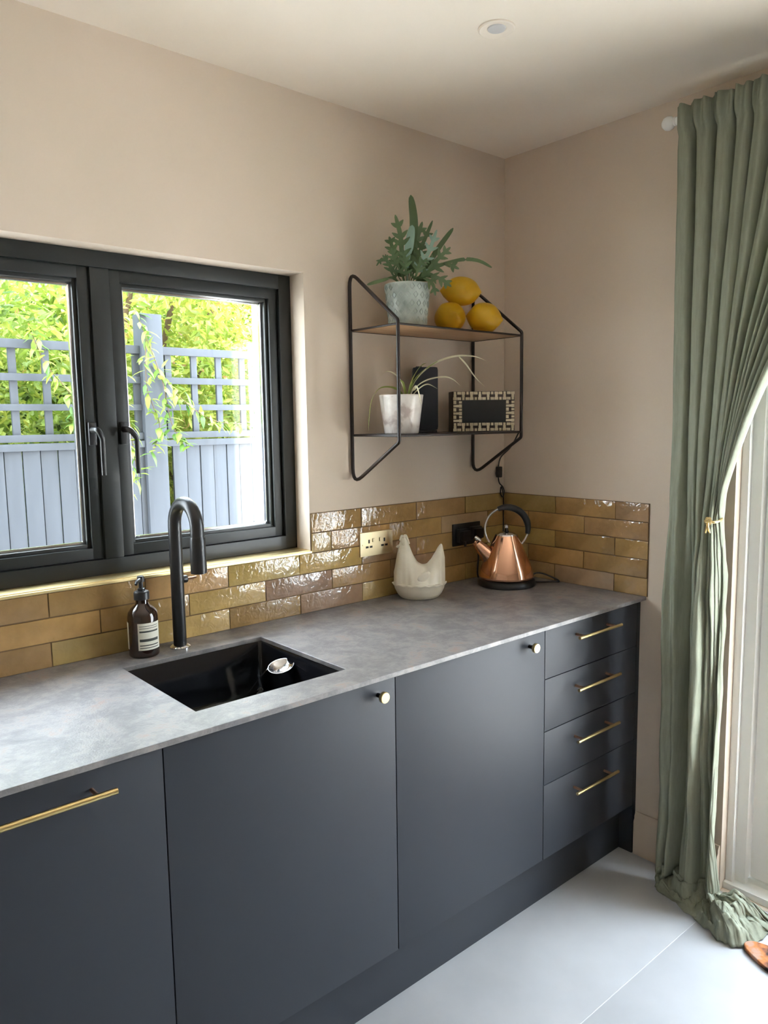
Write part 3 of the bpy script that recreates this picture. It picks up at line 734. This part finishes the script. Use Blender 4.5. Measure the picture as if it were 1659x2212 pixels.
q = MB(); P = Vector((-.486, -.068, 1.4637))
q.obox(P+Z*.112, r0, B, Z, .084, .075, .208, 0, .012); q.build('body', M['navy'], t)
q = MB().obox(P+Z*.004, r0, B, Z, .076, .068, .008, 0, .002); q.build('base', M['blackp'], t)
MB().obox(P+Z*.2175-r0*.020, r0, B, Z, .020, .016, .004, 0, .001).build('button', M['blackp'], t)

ang = math.radians(-40.7+9); D = Vector((math.cos(ang), math.sin(ang), 0)); Nf = Vector((D.y, -D.x, 0))
if Nf.dot(B) < 0: Nf = -Nf
FL = Vector((-.383, -.098, 1.4637)); bw, bh, bd = .220, .137, .060
cb = FL+D*(bw/2)-Nf*(bd/2)+Z*(bh/2)
t = thing('inlay_box', 'dark wooden box with bone inlay border and black front panel', 'box', (cb.x, cb.y, 1.4637))
MB().obox(cb, D, Nf, Z, bw, bd, bh, 0, .002).build('body', M['darkwood'], t)
MB().obox(cb+Nf*(bd/2)+D*.0, D, Nf, Z, bw*.70, .004, bh*.55, 0, .001).build('front_panel', M['panel'], t)
q = MB(); ry = random.Random(3)
def piece(a, z, w, h): q.obox(FL+D*a+Z*z+Nf*.0007, D, Nf, Z, w, .0022, h, 0, .0004)
bt = (bw-bw*.70)/2; bz = (bh-bh*.55)/2
nxx = 15
for k in range(nxx):
    a = bw*(k+.5)/nxx; cw = bw/nxx
    for zc in (bz/2, bh-bz/2):
        piece(a, zc+bz*.30, cw*(.9 if k % 3 else .55), bz*.30)
        piece(a, zc-bz*.30, cw*(.9 if (k+1) % 3 else .55), bz*.30)
        if k % 2 == 0: piece(a, zc, cw*.62, bz*.34)
nz = 6
for k in range(nz):
    z = bz+(bh-2*bz)*(k+.5)/nz; ch = (bh-2*bz)/nz
    for ac in (bt/2, bw-bt/2):
        piece(ac-bt*.30, z, bt*.30, ch*(.9 if k % 2 else .6)); piece(ac+bt*.30, z, bt*.30, ch*(.6 if k % 2 else .9))
        if k % 2 == 0: piece(ac, z, bt*.34, ch*.62)
q.build('bone_inlay', M['bone'], t)['kind'] = 'stuff'

# ------------------------------------------------------------------ downlight
t = thing('downlight', 'round recessed ceiling downlight, switched off', 'light', (-.750, -.607, HC))
MB().lathe([(.046, 0.0005), (.0455, -.003), (.042, -.0045), (.037, -.003), (.0245, -.0008), (.0245, .0005)], (-.750, -.607, HC), 40).build('trim_ring', M['ceiling'], t)
MB().lathe([(0, -.0035), (.016, -.004), (.0215, -.0025), (.023, .0)], (-.750, -.607, HC), 28).build('lens', mat('frosted_lens', srgb(206, 206, 206), .3), t)

# ------------------------------------------------------------------ curtain
CXc = -.092
t = thing('curtain_pole', 'white curtain pole with ball end above the garden door', 'curtain pole', (-.092, -.72, 2.362))
MB().tube([(CXc, -.722, 2.362), (CXc, -2.42, 2.362)], .011, 16).build('pole', M['white'], t)
MB().lathe([(0, -.020), (.010, -.0175), (.0175, -.010), (.020, 0), (.0175, .010), (.010, .0165), (.0125, .0185), (.0125, .024), (0, .024)], (CXc, -.702, 2.362), 28, axis=(0, -1, 0)).build('finial', M['white'], t)
for yy in (-2.38,):
    MB().box(CXc-.006, 0, yy-.006, yy+.006, 2.352, 2.372, 0, .002).build('bracket', M['white'], t)
MB().box(CXc-.004, -.0, -.752, -.740, 2.356, 2.368, 0, .002).build('bracket', M['white'], t)

NU, ZTIE, ZTOP = 300, 1.205, 2.393
rows = [ZTOP-(ZTOP-.055)*(k/120) for k in range(121)]
def sm(a, b, x): x = min(1, max(0, (x-a)/(b-a))); return x*x*(3-2*x)
def cpt(u, z):
    ytop = -.744-.715*u
    ytie = -.752-.150*(1-math.exp(-u/.19))/(1-math.exp(-1/.19))
    if z >= ZTIE:
        s = (z-ZTIE)/(ZTOP-ZTIE); y = ytie+(ytop-ytie)*s**(1.0+.35*u)
    else:
        s = (ZTIE-z)/ZTIE; yb = -.742-.215*(1-math.exp(-u/.30))/(1-math.exp(-1/.30)); y = ytie+(yb-ytie)*(.45*s+.55*sm(.55, 1, s))
        s = -s
    tie = math.exp(-((z-ZTIE)/.14)**2)
    low = sm(1.42, 1.02, z)
    w = u+.020*noise.noise(Vector((u*7, z*.7, 3.1)))
    hdr = sm(ZTOP-.12, ZTOP-.03, z)
    ph = 2*PI*w*12.5
    A = (.025+.016*noise.noise(Vector((u*6.5, z*.7, 1.7))))*(1-.55*hdr)*(1-.55*low)*(1-.5*sm(.45, .8, u)*sm(1.9, 1.3, z))
    f = math.sin(ph)+.30*math.sin(2*ph+1.3+4*u)
    x = CXc-A*f
    yn = (y+.750)/-.155
    broad = 2*abs(math.sin(PI*(1.82*(yn+.035*noise.noise(Vector((yn*2, z*1.6, 6.1))))+.236)))**.75-1.1
    x -= low*(.040+.014*noise.noise(Vector((yn*3, z*1.1, 2.2))))*(broad+.25*math.sin(2*PI*4.3*yn+2*z))*(1-.3*tie)
    x -= .014*low*sm(.35, .05, z)
    # creases: long vertical ones and small cross wrinkles in the heavy lower part
    x -= .007*noise.noise(Vector((u*30, z*1.2, 8.3)))+.0035*noise.noise(Vector((u*55, z*7, 2.3)))
    x -= low*.0075*noise.noise(Vector((u*16+z*3, z*11, 1.3)))
    x += .010*math.sin(2*PI*u*31+1.2)*hdr
    y += .006*math.cos(ph)*(1-.6*tie)*(1-.5*low)+.003*noise.noise(Vector((u*20, z*3, 5)))
    x -= .030*math.exp(-((z-ZTIE-.40)/.33)**2)*sm(.15, .8, u)
    x -= .020*sm(ZTOP-.085, ZTOP-.05, z)
    if z > 2.335: x = min(x, CXc-.0135)
    if z > ZTOP-.012: z += .006*math.sin(2*PI*u*17+1)*math.sin(2*PI*u*5.3)
    return Vector((min(x, -.016), y, z))
q = MB(); vs = []; 
NP = 26
endp = [(0, -.105, -.742), (.15, -.150, -.775), (.32, -.195, -.895), (.48, -.240, -1.000), (.60, -.232, -1.055), (.72, -.160, -1.085), (.86, -.070, -1.105), (1, -.030, -1.15)]
def endxy(u):
    for (a, xa, ya), (b, xb, yb) in zip(endp, endp[1:]):
        if u <= b:
            k = (u-a)/(b-a); return xa+(xb-xa)*k, ya+(yb-ya)*k
    return endp[-1][1:]
for i in range(NU+1):
    u = i/NU
    colm = [cpt(u, z) for z in rows]
    p0 = colm[-1]; ex, ey = endxy(u)
    for k in range(1, NP+1):
        w = k/NP
        n1 = noise.noise(Vector((u*8, w*2.2, 4.4))); n2 = noise.noise(Vector((u*22, w*5, 9.1)))
        x = p0.x+(ex-p0.x)*w+.016*n2*w; y = p0.y+(ey-p0.y)*w+.018*n1*w+.010*n2
        z = .055*(1-w)**1.6+.020+.034*max(0, math.sin(w*PI*1.6+u*7+n1*1.5))*sm(0, .3, w)+.016*n1+.016*n2*sm(0, .2, w)
        wr_ = noise.noise(Vector((u*46+w*6, w*13, 2.7)))*sm(0, .25, w); x -= .006*wr_; z += .008*wr_+.004*noise.noise(Vector((u*90, w*20, 7.7)))
        if w > .86: z = z*(1-sm(.86, 1, w))+.004*sm(.86, 1, w)
        colm.append(Vector((min(x, -.012), y, max(z, .0045))))
    vs += colm
nr = len(rows)+NP; fs = []
for i in range(NU):
    for k in range(nr-1): b = i*nr+k; fs.append((b, b+nr, b+nr+1, b+1))
q.add(vs, fs)
t = thing('curtain', 'long sage green linen curtain pooling on the floor by the garden door', 'curtain', (CXc, -.9, 0))
q.build('fabric', M['curtain'], t, sharp=0, solid=.0016)
# gold cord that gathers the curtain
t = thing('curtain_tieback', 'small gold cord knot gathering the green curtain at mid height', 'curtain tie', (0, -.894, 1.205))
MB().tube(spline([(-.001, -.845, 1.212), (-.045, -.872, 1.21), (-.085, -.902, 1.205), (-.128, -.908, 1.200), (-.146, -.896, 1.200)], 6), .0038, 10).build('cord', M['brass'], t)
q = MB(); kn = Vector((-.150, -.893, 1.203)); ax_ = Vector((-.8, -.6, 0))
for k in range(6):
    a = 2*PI*k/6; q.lathe([(0, -.003), (.0055, -.001), (.005, .002), (0, .004)], kn+Vector((.6*math.cos(a)*.006, -.8*math.cos(a)*.006, math.sin(a)*.008)), 10, axis=ax_)
q.lathe([(0, -.003), (.0055, 0), (.004, .005), (0, .006)], kn, 14, axis=ax_)
for dx in (-.006, .006): q.tube(spline([kn, kn+Vector((-.004, -.3*dx, -.015)), kn+Vector((-.002+dx*.6, -dx*.8, -.034))], 4), .0028, 8)
q.build('knot', M['brass'], t)

# ------------------------------------------------------------------ hide rug at the right
out = [(-.262, -1.150), (-.242, -1.108), (-.224, -1.080), (-.202, -1.070), (-.180, -1.086), (-.166, -1.128), (-.152, -1.174), (-.140, -1.184), (-.136, -1.170), (-.134, -1.150), (-.118, -1.142), (-.100, -1.160), (-.082, -1.210), (-.062, -1.260), (-.03, -1.28), (-.02, -1.62), (-.10, -1.70), (-.16, -1.78), (-.20, -1.80), (-.23, -1.75), (-.26, -1.64), (-.42, -1.62), (-.60, -1.68), (-.66, -1.64), (-.60, -1.50), (-.56, -1.36), (-.40, -1.30), (-.29, -1.22)]
sp_ = [Vector((x, y, 0)) for x, y in out]; loop = []
for i in range(len(sp_)):
    p0, p1, p2, p3 = sp_[i-1], sp_[i], sp_[(i+1) % len(sp_)], sp_[(i+2) % len(sp_)]
    for k in range(4):
        u = k/4; loop.append(.5*((2*p1)+(p2-p0)*u+(2*p0-5*p1+4*p2-p3)*u*u+(3*p1-p0-3*p2+p3)*u**3))
bm = bmesh.new(); f = bm.faces.new([bm.verts.new((p.x, p.y, .001)) for p in loop])
r_ = bmesh.ops.extrude_face_region(bm, geom=[f]); tv = [v for v in r_['geom'] if isinstance(v, bmesh.types.BMVert)]
for v in tv: v.co.z = .013
bmesh.ops.recalc_face_normals(bm, faces=bm.faces[:])
me = bpy.data.meshes.new('hide_rug'); bm.to_mesh(me); bm.free(); me.materials.append(M['hide'])
o = bpy.data.objects.new('hide_rug', me); C.objects.link(o); md = o.modifiers.new('bevel', 'BEVEL'); md.width = .005; md.segments = 3; md.limit_method = 'ANGLE'
tag(o, 'mottled rust and brown hide rug lying on the grey floor tiles by the curtain', 'rug')

# ------------------------------------------------------------------ garden
M['earth'] = mat('planted_earth', srgb(66, 60, 44), .95, col2=srgb(58, 74, 36), scale=6)
struct('garden_ground', MB().box(-9, 9, 2.15, 9, -.35, -.16), [M['earth']])
struct('trim_2', MB().box(-9, 9, .30, 2.15, -.35, -.15).box(.30, 9, -9, .30, -.35, -.15), [M['paving']])
bpy.data.objects['trim_2'].name = 'terrace'; tag(bpy.data.objects['terrace'], 'pale paved ground outside the house', 'paving')
FY = 2.0
def fence(name, label, x0, x1, tx0, boards0):
    t = thing(name, label, 'fence', ((x0+x1)/2, FY, -.15), 'trellis-topped garden fences')
    for za, zb, d in ((1.876, 1.918, .0), (1.722, 1.757, .004), (1.579, 1.611, .004), (1.427, 1.462, 0)):
        MB().box(x0, x1, FY+d, FY+.022, za, zb, 0, .002).build('trellis_rail', M['sheet'], t)
    x = tx0
    while x < x1-.01:
        if x > x0: MB().box(x-.0175, x+.0175, FY+.018, FY+.036, 1.43, 1.905, 0, .002).build('trellis_slat', M['sheet'], t)
        x += .153
    MB().box(x0, x1, FY-.012, FY+.045, 1.384, 1.419, 0, .003).build('capping', M['sheet'], t)
    x = boards0; k = 0
    while x < x1:
        if x >= x0-.001:
            b = min(x+.079, x1); d = .004*(k % 2)
            MB().box(x, b, FY+.002+d, FY+.020+d, -.12, 1.384, 0, .002).build('board', M['sheet'], t)
        x += .0835; k += 1
    return t
fence('garden_fence', 'grey trellis-topped fence behind the left window pane', -2.86, -.575, -2.735, -2.86)
fence('garden_fence', 'grey trellis-topped fence behind the right window pane', -.455, 1.6, -.412, -.415)
tag(MB().box(-.575, -.455, FY-.02, FY+.08, -.15, 2.085, 0, .006).build('fence_post', M['sheet']), 'tall grey fence post rising between the two trellis-topped fences', 'post')

def hedge(name, label, x0, x1, y0, y1, z0, z1, nleaf, tint, seed, size=.055, core=False):
    ry = random.Random(seed)
    t = thing(name, label, 'shrub', ((x0+x1)/2, (y0+y1)/2, -.15), 'shrubs beyond the fence')
    vs = []; fs = []; tn = []
    for _ in range(nleaf):
        c = Vector((ry.uniform(x0, x1), y0+(y1-y0)*ry.random()**1.5, z0+(z1-z0)*ry.random()))
        if noise.noise(c*2.6+Vector((seed, 0, 0))) < -.28: continue
        d = Vector((ry.gauss(0, 1), ry.gauss(-.5, .7), ry.gauss(-.45, .7))).normalized(); L = size*ry.uniform(.7, 1.5); w = L*ry.uniform(.15, .24)
        s_ = d.cross(Vector((ry.gauss(0, 1), ry.gauss(0, 1), ry.gauss(0, 1)))).normalized(); n_ = d.cross(s_)
        b = len(vs)
        vs += [c, c+d*L*.35+s_*w-n_*L*.03, c+d*L*.4+n_*L*.02, c+d*L*.35-s_*w-n_*L*.03, c+d*L*.75+s_*w*.6-n_*L*.08, c+d*L*.75-s_*w*.6-n_*L*.08, c+d*L-n_*L*.14]
        fs += [(b, b+1, b+2), (b, b+2, b+3), (b+1, b+4, b+6, b+2), (b+2, b+6, b+5, b+3)]
        tv = min(1, max(0, tint+.30*noise.noise(c*1.7)+ry.gauss(0, .16)+.10*(c.z-1.6))); tn += [tv]*7
    me = bpy.data.meshes.new('foliage'); off = t.location
    me.from_pydata([(v[0]-off.x, v[1]-off.y, v[2]-off.z) for v in vs], [], fs)
    at = me.attributes.new('tint', 'FLOAT', 'POINT'); at.data.foreach_set('value', tn)
    me.materials.append(M['hedge']); me.update()
    o = bpy.data.objects.new('foliage', me); C.objects.link(o); o.parent = t; o['kind'] = 'stuff'
    q = MB(); NXc, NZc = 40, 22; vc = []
    for i in range(NXc+1):
        for k in range(NZc+1):
            xx = x0+.15+(x1-x0-.3)*i/NXc; zz = -.15+(z1-.15)*k/NZc; c = Vector((xx, (y0+y1)/2+.2, zz)); vc.append((xx, c.y+.16*noise.noise(c*2.3)+.07*noise.noise(c*7), zz))
    fc_ = [(i*(NZc+1)+k, (i+1)*(NZc+1)+k, (i+1)*(NZc+1)+k+1, i*(NZc+1)+k+1) for i in range(NXc) for k in range(NZc)]
    if core: q.add(vc, fc_).build('inner_foliage', M['core'], t, solid=.05)
    for k in range(3):
        sx_ = x0+(x1-x0)*(.2+.3*k); yy = (y0+y1)/2
        MB().tube(spline([(sx_, yy, -.15), (sx_+.06, yy-.04, .8), (sx_-.04, yy+.05, 1.6), (sx_+.1, yy, z1-.3)], 5), [.02]*15+[.01], 8).build('stem', M['bark'], t)
    return t
hedge('hedge_shrub', 'bright yellow-green shrub beyond the trellis, seen through the left pane', -3.2, -.68, 2.18, 3.15, .9, 2.6, 20000, .48, 1)
hedge('hedge_shrub', 'tall leafy shrub beyond the fence post, in the middle of the right pane', -.60, .33, 2.18, 3.15, .9, 2.65, 12000, .56, 2)
hedge('hedge_shrub', 'shrub with reddish yellow tips beyond the trellis, at the right of the right pane', .43, 2.2, 2.18, 3.15, .9, 2.6, 16000, .70, 3)
hedge('hedge_shrub', 'dense green background shrub behind the other shrubs', -3.6, 3.0, 3.36, 4.3, .3, 2.95, 42000, .32, 4, .085, True)
# sprigs hanging over the fence: single leaves
t = thing('climbing_plant', 'green climber hanging over the fence in front of the tall post', 'climber', (-.55, 1.96, -.15))
protos = []
for k in range(3):
    q = MB(); L = .085-.012*k; w = .013+.002*k
    q.ribbon([(0, 0, 0), (0, L*.3, .004), (0, L*.65, .002), (0, L, -.010)], [.001, w, w*.75, .0004], (1, 0, 0), fold=.25)
    o = q.build('leaf', M['sprig'], t, sharp=0); protos.append(o)
ry = random.Random(11); nl = 0
stems = [[(-.70, 1.97, 2.15), (-.72, 1.90, 1.8), (-.70, 1.87, 1.45), (-.68, 1.86, 1.22)], [(-.60, 1.98, 2.1), (-.52, 1.88, 1.75), (-.48, 1.86, 1.5), (-.40, 1.86, 1.40)],
         [(-.75, 1.98, 2.1), (-.79, 1.90, 1.75), (-.74, 1.86, 1.4), (-.76, 1.86, 1.10)], [(-.5, 1.98, 1.8), (-.38, 1.9, 1.62), (-.22, 1.88, 1.52), (-.05, 1.87, 1.50)], [(-.55, 1.97, 2.0), (-.6, 1.88, 1.7), (-.55, 1.86, 1.5), (-.6, 1.85, 1.36)],
         [(-1.12, 1.98, 1.95), (-1.08, 1.93, 1.8), (-.98, 1.92, 1.66), (-.95, 1.92, 1.5)]]
q = MB()
for st in stems:
    pts = spline(st, 8); q.tube(pts, .0022, 6)
    for i, p in enumerate(pts):
        for _ in range(2):
            src = protos[nl % 3]
            if nl < 3: o = src
            else: o = src.copy(); C.objects.link(o)
            nl += 1
            d = Vector((ry.gauss(0, .8), ry.gauss(-.5, .4), ry.gauss(-.5, .6)))
            o.rotation_euler = d.to_track_quat('Y', 'Z').to_euler(); o.location = p+Vector((ry.gauss(0, .012), ry.gauss(0, .01), ry.gauss(0, .01)))-Vector(t.location)
            s_ = ry.uniform(.7, 1.15); o.scale = (s_, s_, s_)
for o in protos: # prototype meshes were built relative to the root: bring them back to their own origin
    for vtx in o.data.vertices: vtx.co += Vector(t.location)
q.build('stem', M['bark'], t)
